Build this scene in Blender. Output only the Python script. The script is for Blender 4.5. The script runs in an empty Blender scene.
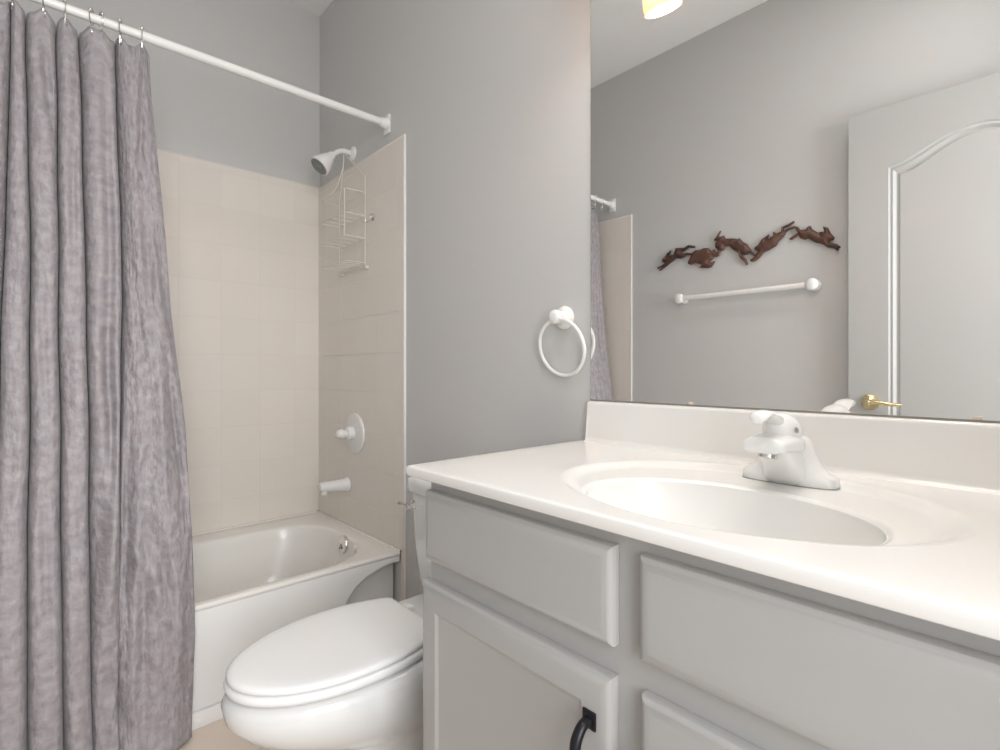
import bpy, bmesh, math, random
from mathutils import Vector, Matrix, noise
random.seed(7)
PI = math.pi
scene = bpy.context.scene
C = scene.collection

# ---------------------------------------------------------------- camera, world, lights, exposure
cam_d = bpy.data.cameras.new('camera'); cam = bpy.data.objects.new('camera', cam_d); C.objects.link(cam)
cam.location = (2.415, -1.0315, 1.0213)
cam.rotation_euler = (PI/2, 0, math.radians(47.67))
cam_d.sensor_width = 36.0; cam_d.lens = 18.654; cam_d.shift_y = -0.0057; cam_d.clip_start = 0.01
scene.camera = cam
world = bpy.data.worlds.new('world'); scene.world = world; world.use_nodes = True
bg = world.node_tree.nodes['Background']; bg.inputs[0].default_value = (0.93, 0.96, 1.0, 1); bg.inputs[1].default_value = 0.9
scene.view_settings.view_transform = 'Standard'; scene.view_settings.look = 'None'
scene.view_settings.gamma = 1.0; scene.view_settings.use_curve_mapping = False
scene.view_settings.exposure = 0.55
def area(name, loc, rot, sx, sy, power, col):
    d = bpy.data.lights.new(name, 'AREA'); d.shape = 'RECTANGLE'; d.size = sx; d.size_y = sy; d.energy = power; d.color = col
    o = bpy.data.objects.new(name, d); C.objects.link(o); o.location = loc; o.rotation_euler = rot; return o
# added fill lights without a fixture: outside the doorway, and under the ceiling
area('doorway_fill_light', (3.45, -1.0, 1.55), (0, math.radians(90), 0), 1.6, 1.2, 33, (0.97, 0.985, 1.0))
area('ceiling_fill_light', (2.1, -0.72, 2.69), (0, 0, 0), 0.4, 0.4, 3.8, (1.0, 0.99, 0.98))
LAMP_POWER = 2.4
LAMP_COL = (1.0, 0.975, 0.94)

# ---------------------------------------------------------------- room numbers
XE = 2.63; YW = -1.4808; H = 2.708; T = 0.1545
RIM = 0.347; TUBX = 0.745; TILETOP = 1.889; TILEX = 0.765
CT = 0.846

# ---------------------------------------------------------------- materials
def mat(name, col, rough=0.5, metal=0.0, bump=None, coat=0.0, emis=None, spec=0.5, var=None, sheen=0, sss=0):
    m = bpy.data.materials.new(name); m.use_nodes = True
    nt = m.node_tree; b = nt.nodes['Principled BSDF']
    b.inputs['Base Color'].default_value = (*col, 1); b.inputs['Roughness'].default_value = rough
    b.inputs['Metallic'].default_value = metal; b.inputs['Coat Weight'].default_value = coat
    b.inputs['Coat Roughness'].default_value = 0.08
    b.inputs['Specular IOR Level'].default_value = spec
    b.inputs['Sheen Weight'].default_value = sheen
    if emis: b.inputs['Emission Color'].default_value = (*emis[0], 1); b.inputs['Emission Strength'].default_value = emis[1]
    tc = nt.nodes.new('ShaderNodeTexCoord')
    if var:   # colour variation: (scale, colour2, low, high)
        n = nt.nodes.new('ShaderNodeTexNoise'); n.inputs['Scale'].default_value = var[0]; n.inputs['Detail'].default_value = 5
        r = nt.nodes.new('ShaderNodeValToRGB'); r.color_ramp.elements[0].position = var[2]; r.color_ramp.elements[1].position = var[3]
        r.color_ramp.elements[0].color = (*col, 1); r.color_ramp.elements[1].color = (*var[1], 1)
        nt.links.new(tc.outputs['Object'], n.inputs['Vector']); nt.links.new(n.outputs['Fac'], r.inputs['Fac'])
        nt.links.new(r.outputs['Color'], b.inputs['Base Color'])
    if bump:  # (scale, strength, distance)
        n = nt.nodes.new('ShaderNodeTexNoise'); n.inputs['Scale'].default_value = bump[0]; n.inputs['Detail'].default_value = 3
        bn = nt.nodes.new('ShaderNodeBump'); bn.inputs['Strength'].default_value = bump[1]; bn.inputs['Distance'].default_value = bump[2]
        nt.links.new(tc.outputs['Object'], n.inputs['Vector']); nt.links.new(n.outputs['Fac'], bn.inputs['Height'])
        nt.links.new(bn.outputs['Normal'], b.inputs['Normal'])
    return m

def tile_mat(name, axes, off, size, gap, col, grout, rough=0.22, bumpn=(150, 0.45, 0.0012), gw=0.0016):
    """square tiles laid on a grid; axes says which two world axes carry it"""
    m = bpy.data.materials.new(name); m.use_nodes = True
    nt = m.node_tree; N = nt.nodes; L = nt.links; b = N['Principled BSDF']
    geo = N.new('ShaderNodeNewGeometry'); sep = N.new('ShaderNodeSeparateXYZ'); L.new(geo.outputs['Position'], sep.inputs[0])
    ds = []; cells = []
    for a, o in zip(axes, off):
        s = N.new('ShaderNodeMath'); s.operation = 'SUBTRACT'; L.new(sep.outputs[a], s.inputs[0]); s.inputs[1].default_value = o
        d = N.new('ShaderNodeMath'); d.operation = 'DIVIDE'; L.new(s.outputs[0], d.inputs[0]); d.inputs[1].default_value = size
        fl = N.new('ShaderNodeMath'); fl.operation = 'FLOOR'; L.new(d.outputs[0], fl.inputs[0]); cells.append(fl)
        f = N.new('ShaderNodeMath'); f.operation = 'FRACT'; L.new(d.outputs[0], f.inputs[0])
        p = N.new('ShaderNodeMath'); p.operation = 'PINGPONG'; L.new(f.outputs[0], p.inputs[0]); p.inputs[1].default_value = 0.5
        q = N.new('ShaderNodeMath'); q.operation = 'MULTIPLY'; L.new(p.outputs[0], q.inputs[0]); q.inputs[1].default_value = size
        ds.append(q)
    mn = N.new('ShaderNodeMath'); mn.operation = 'MINIMUM'; L.new(ds[0].outputs[0], mn.inputs[0]); L.new(ds[1].outputs[0], mn.inputs[1])
    mr = N.new('ShaderNodeMapRange'); mr.inputs['From Min'].default_value = gw*0.5; mr.inputs['From Max'].default_value = gw*1.4
    L.new(mn.outputs[0], mr.inputs['Value'])
    cb = N.new('ShaderNodeCombineXYZ'); L.new(cells[0].outputs[0], cb.inputs[0]); L.new(cells[1].outputs[0], cb.inputs[1])
    wn = N.new('ShaderNodeTexWhiteNoise'); L.new(cb.outputs[0], wn.inputs['Vector'])
    hv = N.new('ShaderNodeHueSaturation'); hv.inputs['Color'].default_value = (*col, 1)
    vr = N.new('ShaderNodeMapRange'); vr.inputs['To Min'].default_value = 0.985; vr.inputs['To Max'].default_value = 1.015
    L.new(wn.outputs['Value'], vr.inputs['Value']); L.new(vr.outputs[0], hv.inputs['Value'])
    mx = N.new('ShaderNodeMix'); mx.data_type = 'RGBA'; L.new(mr.outputs[0], mx.inputs['Factor'])
    mx.inputs['A'].default_value = (*grout, 1); L.new(hv.outputs[0], mx.inputs['B'])
    L.new(mx.outputs['Result'], b.inputs['Base Color'])
    rr = N.new('ShaderNodeMapRange'); rr.inputs['To Min'].default_value = 0.7; rr.inputs['To Max'].default_value = rough
    L.new(mr.outputs[0], rr.inputs['Value']); L.new(rr.outputs[0], b.inputs['Roughness'])
    n = N.new('ShaderNodeTexNoise'); n.inputs['Scale'].default_value = bumpn[0]; n.inputs['Detail'].default_value = 2
    L.new(geo.outputs['Position'], n.inputs['Vector'])
    b1 = N.new('ShaderNodeBump'); b1.inputs['Strength'].default_value = bumpn[1]; b1.inputs['Distance'].default_value = bumpn[2]
    L.new(n.outputs['Fac'], b1.inputs['Height'])
    b2 = N.new('ShaderNodeBump'); b2.inputs['Strength'].default_value = 0.35; b2.inputs['Distance'].default_value = 0.0012
    L.new(mr.outputs[0], b2.inputs['Height']); L.new(b1.outputs['Normal'], b2.inputs['Normal']); L.new(b2.outputs['Normal'], b.inputs['Normal'])
    return m

TILEC = (0.85, 0.79, 0.725); GROUT = (0.77, 0.71, 0.65)
M = {}
M['paint'] = mat('wall_paint', (0.63, 0.622, 0.612), 0.42, bump=(9, 0.35, 0.006), spec=0.4)
M['ceil'] = mat('ceiling_paint', (0.92, 0.915, 0.905), 0.8, bump=(60, 0.3, 0.003))
M['tile_far'] = tile_mat('tiles_tub_wall', (1, 2), (-0.122, 0.465), T, .002, TILEC, GROUT)
M['tile_side'] = tile_mat('tiles_end_wall', (0, 2), (0.715-5*T, 0.465), T, .002, TILEC, GROUT)
M['bullnose'] = mat('bullnose_tile', (0.85, 0.79, 0.725), 0.25)
M['floor'] = tile_mat('floor_tiles', (0, 1), (0.62, -0.10), 0.33, .004, (0.78, 0.67, 0.575), (0.62, 0.53, 0.45), rough=0.4, bumpn=(25, .2, .002), gw=0.003)
M['acrylic'] = mat('tub_acrylic', (0.92, 0.89, 0.84), 0.26, coat=0.3)
M['apron'] = mat('tub_apron_acrylic', (0.91, 0.905, 0.895), 0.2, coat=0.3)
M['porcelain'] = mat('porcelain', (0.80, 0.80, 0.79), 0.1, coat=0.5)
M['seat'] = mat('seat_plastic', (0.90, 0.90, 0.895), 0.22)
M['plastic'] = mat('white_plastic', (0.88, 0.87, 0.85), 0.25)
M['enamel'] = mat('white_enamel', (0.87, 0.86, 0.84), 0.2)
M['wire'] = mat('coated_wire', (0.78, 0.75, 0.67), 0.4)
M['chrome'] = mat('chrome', (0.75, 0.74, 0.72), 0.12, 1.0)
M['nickel'] = mat('brushed_nickel', (0.55, 0.53, 0.50), 0.25, 1.0)
M['brass'] = mat('brass', (0.78, 0.66, 0.40), 0.22, 1.0)
M['black'] = mat('black_iron', (0.012, 0.012, 0.016), 0.35, 0.3)
M['face'] = mat('grey_shower_face', (0.23, 0.25, 0.24), 0.35)
M['cabinet'] = mat('cabinet_paint', (0.42, 0.412, 0.40), 0.38, bump=(18, 0.08, 0.002))
M['marble'] = mat('cultured_marble', (0.86, 0.85, 0.825), 0.24, coat=0.3, var=(5, (0.85, 0.83, 0.79), 0.42, 0.72))
M['mirror'] = mat('mirror_silver', (0.93, 0.935, 0.93), 0.0, 1.0)
M['edge'] = mat('mirror_edge', (0.35, 0.33, 0.28), 0.3, 0.5)
M['clear'] = mat('clip_plastic', (0.75, 0.62, 0.55), 0.3)
M['door'] = mat('door_paint', (0.47, 0.465, 0.455), 0.4, bump=(30, 0.06, 0.002))
M['hare'] = mat('rust_iron', (0.105, 0.052, 0.042), 0.5, 0.35, bump=(90, 0.5, 0.003), var=(22, (0.19, 0.10, 0.065), 0.4, 0.65))
M['hare2'] = mat('bronze_iron', (0.11, 0.065, 0.042), 0.5, 0.35, bump=(90, 0.5, 0.003), var=(22, (0.17, 0.075, 0.055), 0.4, 0.65))
M['hare3'] = mat('dark_iron', (0.075, 0.038, 0.032), 0.5, 0.35, bump=(90, 0.5, 0.003), var=(22, (0.12, 0.065, 0.05), 0.4, 0.65))
M['shade'] = mat('frosted_glass', (0.80, 0.66, 0.50), 0.35, emis=((1.0, 0.80, 0.52), 0.1))
_m = M['shade']; _n = _m.node_tree; _b = _n.nodes['Principled BSDF']; _t = _n.nodes.new('ShaderNodeBsdfTranslucent'); _t.inputs[0].default_value = (.85, .66, .45, 1)
_x = _n.nodes.new('ShaderNodeMixShader'); _x.inputs[0].default_value = 0.3; _n.links.new(_b.outputs[0], _x.inputs[1]); _n.links.new(_t.outputs[0], _x.inputs[2]); _n.links.new(_x.outputs[0], _n.nodes['Material Output'].inputs[0])
M['hall'] = mat('hall_paint', (0.66, 0.645, 0.62), 0.7)
M['dark'] = mat('dark_gap', (0.05, 0.045, 0.04), 0.6)

def curtain_mat():
    m = bpy.data.materials.new('crinkled_satin'); m.use_nodes = True
    nt = m.node_tree; N = nt.nodes; L = nt.links; b = N['Principled BSDF']
    b.inputs['Roughness'].default_value = 0.5; b.inputs['Sheen Weight'].default_value = 0.15; b.inputs['Sheen Roughness'].default_value = 0.4
    b.inputs['Specular IOR Level'].default_value = 0.45
    uv = N.new('ShaderNodeUVMap'); uv.uv_map = 'cloth'
    def noise_(sx, sy, scale, det):
        mp = N.new('ShaderNodeMapping'); mp.inputs['Scale'].default_value = (sx, sy, 1); L.new(uv.outputs[0], mp.inputs[0])
        n = N.new('ShaderNodeTexNoise'); n.inputs['Scale'].default_value = scale; n.inputs['Detail'].default_value = det
        L.new(mp.outputs[0], n.inputs['Vector']); return n
    n1 = noise_(1, 0.30, 70, 2); n2 = noise_(1.0, .9, 44, 2); n3 = noise_(1, .22, 16, 3)
    a = N.new('ShaderNodeMath'); a.operation = 'ADD'; L.new(n1.outputs['Fac'], a.inputs[0]); L.new(n2.outputs['Fac'], a.inputs[1])
    a2 = N.new('ShaderNodeMath'); a2.operation = 'ADD'; L.new(a.outputs[0], a2.inputs[0]); L.new(n3.outputs['Fac'], a2.inputs[1])
    bn = N.new('ShaderNodeBump'); bn.inputs['Strength'].default_value = 0.9; bn.inputs['Distance'].default_value = 0.0065
    L.new(a2.outputs[0], bn.inputs['Height']); L.new(bn.outputs['Normal'], b.inputs['Normal'])
    r = N.new('ShaderNodeValToRGB'); r.color_ramp.elements[0].position = 0.35; r.color_ramp.elements[1].position = 0.7
    r.color_ramp.elements[0].color = (0.30, 0.272, 0.285, 1); r.color_ramp.elements[1].color = (0.40, 0.372, 0.388, 1)
    L.new(n2.outputs['Fac'], r.inputs['Fac']); L.new(r.outputs[0], b.inputs['Base Color'])
    return m
M['curtain'] = curtain_mat()

# ---------------------------------------------------------------- mesh helpers
def tag(o, label=None, cat=None, group=None, kind=None):
    if label: o['label'] = label
    if cat: o['category'] = cat
    if group: o['group'] = group
    if kind: o['kind'] = kind
    return o
def empty(name, loc=(0, 0, 0), rz=0):
    o = bpy.data.objects.new(name, None); o.empty_display_size = 0.05; C.objects.link(o)
    o.location = loc; o.rotation_euler = (0, 0, rz); return o
def obj(name, bm, m, parent=None, smooth=True, angle=40):
    """world-space mesh -> object; a parent Empty keeps its own place"""
    bmesh.ops.recalc_face_normals(bm, faces=bm.faces)
    me = bpy.data.meshes.new(name); bm.to_mesh(me); bm.free()
    me.materials.append(M[m] if isinstance(m, str) else m)
    if smooth:
        me.shade_smooth(); me.set_sharp_from_angle(angle=math.radians(angle))
    o = bpy.data.objects.new(name, me); C.objects.link(o)
    if parent is not None:
        o.parent = parent; chain = parent; mw = Matrix.Identity(4)
        st = []
        while chain is not None: st.append(chain); chain = chain.parent
        for p in reversed(st): mw = mw @ (p.matrix_parent_inverse if p.parent else Matrix.Identity(4)) @ p.matrix_basis
        o.matrix_parent_inverse = mw.inverted()
    return o
def box(bm, x0, x1, y0, y1, z0, z1, bev=0.0, seg=2):
    r = bmesh.ops.create_cube(bm, size=1)
    vs = r['verts']
    bmesh.ops.transform(bm, matrix=Matrix.Translation(((x0+x1)/2, (y0+y1)/2, (z0+z1)/2)) @ Matrix.Diagonal((abs(x1-x0), abs(y1-y0), abs(z1-z0), 1)), verts=vs)
    if bev > 0:
        es = list({e for v in vs for e in v.link_edges})
        bmesh.ops.bevel(bm, geom=es, offset=bev, segments=seg, profile=0.5, affect='EDGES')
    return bm
def B(*a, **k):
    return box(bmesh.new(), *a, **k)
def loft(bm, rings, cap0=True, cap1=True, closed=True):
    vr = [[bm.verts.new(p) for p in r] for r in rings]
    n = len(rings[0])
    for a, b in zip(vr, vr[1:]):
        for i in range(n if closed else n-1):
            j = (i+1) % n
            try: bm.faces.new((a[i], a[j], b[j], b[i]))
            except ValueError: pass
    if closed and cap0: bm.faces.new(list(reversed(vr[0])))
    if closed and cap1: bm.faces.new(vr[-1])
    return vr
def lathe(bm, prof, origin, axis, n=32, cap=True):
    """prof: list of (radius, distance along axis)"""
    ax = Vector(axis).normalized(); q = ax.to_track_quat('Z', 'Y'); o = Vector(origin)
    rings = [[o + q @ Vector((r*math.cos(2*PI*i/n), r*math.sin(2*PI*i/n), h)) for i in range(n)] for r, h in prof]
    loft(bm, rings, cap, cap); return bm
def tube(bm, pts, r, n=10, closed=False):
    pts = [Vector(p) for p in pts]; m = len(pts); rs = r if isinstance(r, (list, tuple)) else [r]*m
    up = None; rings = []
    for i, p in enumerate(pts):
        if closed: t = (pts[(i+1) % m]-pts[i-1]).normalized()
        else: t = (pts[min(i+1, m-1)]-pts[max(i-1, 0)]).normalized()
        if up is None:
            up = Vector((0, 0, 1)) if abs(t.z) < 0.9 else Vector((1, 0, 0))
        up = (up - t*up.dot(t)).normalized(); s = t.cross(up)
        rings.append([p + (up*math.cos(2*PI*k/n)+s*math.sin(2*PI*k/n))*rs[i] for k in range(n)])
    if closed:
        rings.append(rings[0]); loft(bm, rings, False, False); bmesh.ops.remove_doubles(bm, verts=bm.verts, dist=1e-6)
    else: loft(bm, rings)
    return bm
def arc(c, r, a0, a1, n, u, v):
    c = Vector(c); u = Vector(u); v = Vector(v)
    return [c+(u*math.cos(a0+(a1-a0)*i/n)+v*math.sin(a0+(a1-a0)*i/n))*r for i in range(n+1)]
def smooth_path(P, k=6):
    """Catmull-Rom through the points"""
    P = [Vector(p) for p in P]; Q = [2*P[0]-P[1]] + P + [2*P[-1]-P[-2]]; out = []
    for i in range(1, len(Q)-2):
        a, b, c, d = Q[i-1:i+3]
        for j in range(k):
            t = j/k
            out.append(0.5*((2*b)+(c-a)*t+(2*a-5*b+4*c-d)*t*t+(3*b-a-3*c+d)*t**3))
    out.append(P[-1]); return out
def rrect(cx, cy, hx, hy, r, z, n=8, m=10):
    """rounded rectangle ring, constant point count"""
    r = min(r, hx-1e-4, hy-1e-4); pts = []
    cs = [(cx+hx-r, cy+hy-r, 0), (cx-hx+r, cy+hy-r, PI/2), (cx-hx+r, cy-hy+r, PI), (cx+hx-r, cy-hy+r, 1.5*PI)]
    for i, (x, y, a) in enumerate(cs):
        for k in range(n+1): pts.append(Vector((x+r*math.cos(a+PI/2*k/n), y+r*math.sin(a+PI/2*k/n), z)))
        x2, y2, a2 = cs[(i+1) % 4]; p = pts[-1]; q = Vector((x2+r*math.cos(a2), y2+r*math.sin(a2), z))
        for k in range(1, m): pts.append(p.lerp(q, k/m))
    return pts
def prism(bm, poly, axis, a, b, bev=0.0):
    """poly of 2-D points extruded along axis from a to b"""
    def P(u, v, w): return {'x': (w, u, v), 'y': (u, w, v), 'z': (u, v, w)}[axis]
    f = [bm.verts.new(P(u, v, a)) for u, v in poly]; g = [bm.verts.new(P(u, v, b)) for u, v in poly]
    n = len(poly)
    fa = bm.faces.new(f); fb = bm.faces.new(list(reversed(g)))
    for i in range(n): bm.faces.new((f[i], g[i], g[(i+1) % n], f[(i+1) % n]))
    bmesh.ops.recalc_face_normals(bm, faces=bm.faces)
    if bev:
        es = list(set(fa.edges) | set(fb.edges)); bmesh.ops.bevel(bm, geom=es, offset=bev, segments=2, affect='EDGES')
    bmesh.ops.triangulate(bm, faces=[x for x in bm.faces if len(x.verts) > 4])
    return bm
def sstep(a, b, x):
    t = max(0, min(1, (x-a)/(b-a))); return t*t*(3-2*t)
def interp(x, xs, ys):
    if x <= xs[0]: return ys[0]
    for i in range(1, len(xs)):
        if x <= xs[i]: return ys[i-1]+(ys[i]-ys[i-1])*(x-xs[i-1])/(xs[i]-xs[i-1])
    return ys[-1]

# ================================================================ THE ROOM
def struct(name, bm, m, label=None, parent=None):
    o = obj(name, bm, m, parent, smooth=False)
    if parent is None: tag(o, label, None, None, 'structure')
    return o
struct('floor', B(-0.1, 4.3, -1.6, 0.1, -0.05, 0), 'floor', 'beige square floor tiles')
struct('ceiling', B(-0.1, XE+0.12, -1.6, 0.1, H, H+0.06), 'ceil', 'off-white painted ceiling')
wall_far = struct('wall_far', B(-0.1, 0, -1.6, 0.1, 0, H), 'paint', 'grey wall above the tiled long side of the bathtub')
wall_back = struct('wall_back', B(0, XE+0.12, 0, 0.1, 0, H), 'paint', 'grey wall carrying shower fittings, towel ring and mirror')
wall_front = struct('wall_front', B(0, XE+0.12, YW-0.1, YW, 0, H), 'paint', 'grey wall seen in the mirror behind the towel bar')
bm = bmesh.new()   # end wall with the doorway the picture is taken from
box(bm, XE, XE+0.12, -0.60, 0, 0, H); box(bm, XE, XE+0.12, -1.40, -0.60, 2.06, H); box(bm, XE, XE+0.12, YW, -1.40, 0, H)
wall_right = struct('wall_right', bm, 'paint', 'grey end wall around the doorway')
TT = 0.008
# tile fields, each a part of its wall (bottom sits just above the tub rim)
struct('tile_field', B(0, TT, YW, 0, RIM+0.001, TILETOP-0.006), 'tile_far', parent=wall_far)
bm = bmesh.new(); box(bm, 0, TT+.001, YW, 0, TILETOP-0.006, TILETOP, .002, 1); obj('bullnose_trim', bm, 'bullnose', wall_far, smooth=False)
def end_tiles(y0, y1, parent):
    bm = bmesh.new(); box(bm, TT, TILEX-0.006, y0, y1, RIM+0.001, TILETOP-0.006); box(bm, TUBX+0.001, TILEX-0.006, y0, y1, 0.0, RIM+0.004)
    struct('tile_field', bm, 'tile_side', parent=parent)
    bm = bmesh.new(); box(bm, TT, TILEX, y0-.0005, y1+.0005, TILETOP-0.006, TILETOP, .002, 1); box(bm, TILEX-0.006, TILEX, y0-.0005, y1+.0005, 0, TILETOP-.006, .002, 2)
    obj('bullnose_trim', bm, 'bullnose', parent)
    obj('caulk_edge', B(TILEX, TILEX+.004, y0, y1, 0.0, TILETOP, .0015, 2), 'plastic', parent)
end_tiles(-TT, 0, wall_back); end_tiles(YW, YW+TT, wall_front)
# baseboards
def baseboard(name, x0, x1, y0, y1):
    tag(obj(name, B(x0, x1, y0, y1, 0, 0.085, .004), 'door'), 'painted baseboard', None, None, 'structure')
baseboard('baseboard_back', TILEX+.003, 1.62, -0.012, 0)
baseboard('baseboard_front', TILEX+.003, XE, YW, YW+0.012)
# door casing around the doorway
bm = bmesh.new(); box(bm, XE-.015, XE, -0.60, -0.54, 0, 2.06, .003); box(bm, XE-.015, XE, -1.455, -1.40, 0, 2.06, .003); box(bm, XE-.015, XE, -1.455, -0.54, 2.06, 2.12, .003)
tag(obj('trim_1', bm, 'door'), 'white casing around the doorway', None, None, 'structure')

# ---- the open door, folded back against the front wall
DX0, DX1, DYF, DYB = 1.820, 2.580, -1.412, -1.447
def build_door():
    root = empty('door_1', (DX1, (DYF+DYB)/2, 0)); tag(root, 'off-white panelled door standing open against the wall, seen in the mirror', None, None, 'structure')
    DH = 2.028
    # outer slab with openings is built from stiles and rails; raised mouldings follow the panel outline
    px0, px1 = DX0+0.130, DX1-0.130
    def outline(inset, top=True):
        a0, a1 = px0+inset, px1-inset
        zb = 0.80+inset if top else 0.20+inset
        zs = 1.795-inset if top else 0.68-inset
        rise = 0.085 if top else 0.0
        pts = [(a0, zb), (a1, zb), (a1, zs)]
        n = 24
        if top:
            for i in range(1, n):
                t = i/n; x = a1+(a0-a1)*t
                u = abs(2*t-1)              # 1 at the shoulders, 0 in the middle
                zz = zs + rise*(0.5+0.5*math.cos(PI*u))**0.85
                pts.append((x, zz))
        pts.append((a0, zs)); return pts
    bm = bmesh.new()
    # front skin: slab face around both panels, made by lofting the slab's rectangle to nothing; simple slab + recess rings
    box(bm, DX0, DX1, DYB, DYF-0.012, 0.012, DH, 0.001, 1)
    def frame_piece(x0, x1, z0, z1): box(bm, x0, x1, DYF-0.0125, DYF, z0, z1)
    frame_piece(DX0, px0, 0.012, DH); frame_piece(px1, DX1, 0.012, DH); frame_piece(px0, px1, 0.012, 0.20); frame_piece(px0, px1, 0.68, 0.80)
    # top rail with the arched lower edge
    o = outline(0)[3:-1]; poly = [(px1, 1.795)] + o + [(px0, 1.795), (px0, DH), (px1, DH)]
    prism(bm, poly, 'y', DYF-0.0125, DYF)
    slab = obj('door_slab', bm, 'door', root, smooth=False)
    for top in (True, False):
        bm = bmesh.new()
        prof = [(0.0, DYF), (0.006, DYF-0.004), (0.014, DYF-0.002), (0.024, DYF-0.0095), (0.030, DYF-0.0095), (0.036, DYF-0.006)]
        rings = [[(x, y, z) for x, z in outline(i, top)] for i, y in prof]
        if len(rings[0]): loft(bm, rings, False, True)
        bmesh.ops.triangulate(bm, faces=[f for f in bm.faces if len(f.verts) > 4])
        obj('door_panel', bm, 'door', root, angle=20)
    h = bmesh.new(); hx, hz = 1.893, 0.893
    lathe(h, [(0.030, 0), (0.031, 0.003), (0.029, 0.008), (0.020, 0.011), (0.012, 0.014), (0.011, 0.040), (0.0115, 0.052), (0.008, 0.056)], (hx, DYF, hz), (0, 1, 0), 28)
    hd = obj('door_handle', h, 'brass', root)
    h = bmesh.new(); tube(h, smooth_path([(hx, DYF+.047, hz), (hx+.03, DYF+.048, hz+.002), (hx+.07, DYF+.045, hz-.003), (hx+.105, DYF+.04, hz-.006)]), [0.0085]*4+[.0075]*10+[.0065]*5, 12)
    obj('lever', h, 'brass', hd)
    for z in (0.25, 1.0, 1.8):
        bm = bmesh.new(); lathe(bm, [(0.006, -.045), (.006, .045)], (DX1+.004, DYF+.004, z), (0, 0, 1), 12); obj('hinge', bm, 'brass', root)
build_door()

# ---- the room beyond the doorway
bm = bmesh.new(); box(bm, XE+0.12, 4.3, 0.1, 0.15, 0, 2.5); tag(obj('wall_hall', bm, 'hall', smooth=False), 'hallway wall outside the doorway', None, None, 'structure')

# ================================================================ BATHTUB
def build_tub():
    root = empty('bathtub', (0.37, -0.74, 0))
    tag(root, 'off-white alcove bathtub with a scooped apron, below the tiled walls', 'bathtub')
    x0, x1, y0, y1 = TT+.001, TUBX, YW+TT+.001, -TT-.001
    cx, cy = (x0+x1)/2, (y0+y1)/2
    hx, hy = (x1-x0)/2, (y1-y0)/2
    # basin opening (x 0.145..0.700, y -0.085..-1.42)
    ox, oy, ohx, ohy = 0.4225, -0.745, 0.2775, 0.66
    R = []
    R.append(rrect(cx, cy, hx-0.002, hy, 0.003, RIM-0.014))
    R.append(rrect(cx, cy, hx, hy, 0.004, RIM-0.012))
    R.append(rrect(cx, cy, hx, hy, 0.005, RIM-0.006))
    R.append(rrect(cx, cy, hx-0.002, hy, 0.006, RIM-0.002))
    R.append(rrect(cx, cy, hx-0.006, hy-.004, 0.008, RIM))
    R.append(rrect(ox, oy, ohx+0.016, ohy+0.016, 0.215, RIM))
    R.append(rrect(ox, oy, ohx+0.006, ohy+0.006, 0.205, RIM-0.003))
    R.append(rrect(ox, oy, ohx, ohy, 0.20, RIM-0.012))
    for d, z, r in ((0.006, 0.30, .195), (0.014, 0.24, .185), (0.024, 0.17, .175), (0.038, 0.115, .165), (0.060, 0.085, .15), (0.10, 0.070, .12), (0.17, 0.066, .08)):
        R.append(rrect(ox, oy-(.03 if z < .2 else .01 if z < .27 else 0), ohx-d, ohy-d*1.6, r, z))
    bm = bmesh.new(); loft(bm, R, False, True); basin = obj('basin', bm, 'acrylic', root, angle=50)
    # raised tiling lip along the two walls
    bm = bmesh.new(); box(bm, x0, x0+.012, y0, y1, RIM-.002, RIM+.0035, .001); box(bm, x0, x1-.004, y1-.012, y1, RIM-.002, RIM+.0035, .001); box(bm, x0, x1-.004, y0, y0+.012, RIM-.002, RIM+.0035, .001)
    obj('wall_lip', bm, 'acrylic', root)
    # apron: front skin cut away in a sweep at each end, over a set-back panel
    cut = [(-0.012, 0.309), (-0.062, 0.308), (-0.118, 0.296), (-0.160, 0.278), (-0.195, 0.252), (-0.222, 0.215), (-0.238, 0.16), (-0.245, 0.09), (-0.247, 0.048)]
    cut = [(p.x, p.y) for p in smooth_path([Vector((a, b, 0)) for a, b in cut], 4)]
    left = [(YW-a, b) for a, b in reversed(cut)]
    poly = [(-0.0105, RIM-.012)] + cut + left + [(YW+.0105, RIM-.012)]
    bm = bmesh.new(); prism(bm, poly, 'x', TUBX-0.055, TUBX-0.0002, 0.004)
    ap = obj('apron', bm, 'apron', root, angle=35)
    bm = B(TUBX-0.075, TUBX-0.052, y0, y1, 0.0, RIM-.035, .002); obj('apron_recess', bm, 'apron', root)
    bm = B(TUBX-0.06, TUBX+0.004, y0, y1, 0.0, 0.0465, .002); obj('apron_foot', bm, 'apron', root)
    # overflow plate with trip lever, floor drain
    bm = bmesh.new(); c = Vector((0.455, -0.0975, 0.318)); ax = Vector((0, -1, 0.12))
    lathe(bm, [(0.036, -.006), (0.036, 0.002), (0.033, 0.006), (0.012, 0.0085), (.002, .009)], c, ax, 28)
    ov = obj('overflow_plate', bm, 'chrome', root)
    bm = bmesh.new(); tube(bm, [c+Vector((0, -.006, .004)), c+Vector((.002, -.013, -.004)), c+Vector((.003, -.015, -.014))], [.004, .004, .0045], 8); obj('trip_lever', bm, 'nickel', ov)
    bm = bmesh.new(); lathe(bm, [(0.03, -.002), (0.03, 0.002), (0.024, 0.004), (.02, .001)], (0.42, -0.33, 0.068), (0, 0, 1), 24); obj('drain', bm, 'chrome', root)
build_tub()

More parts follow.
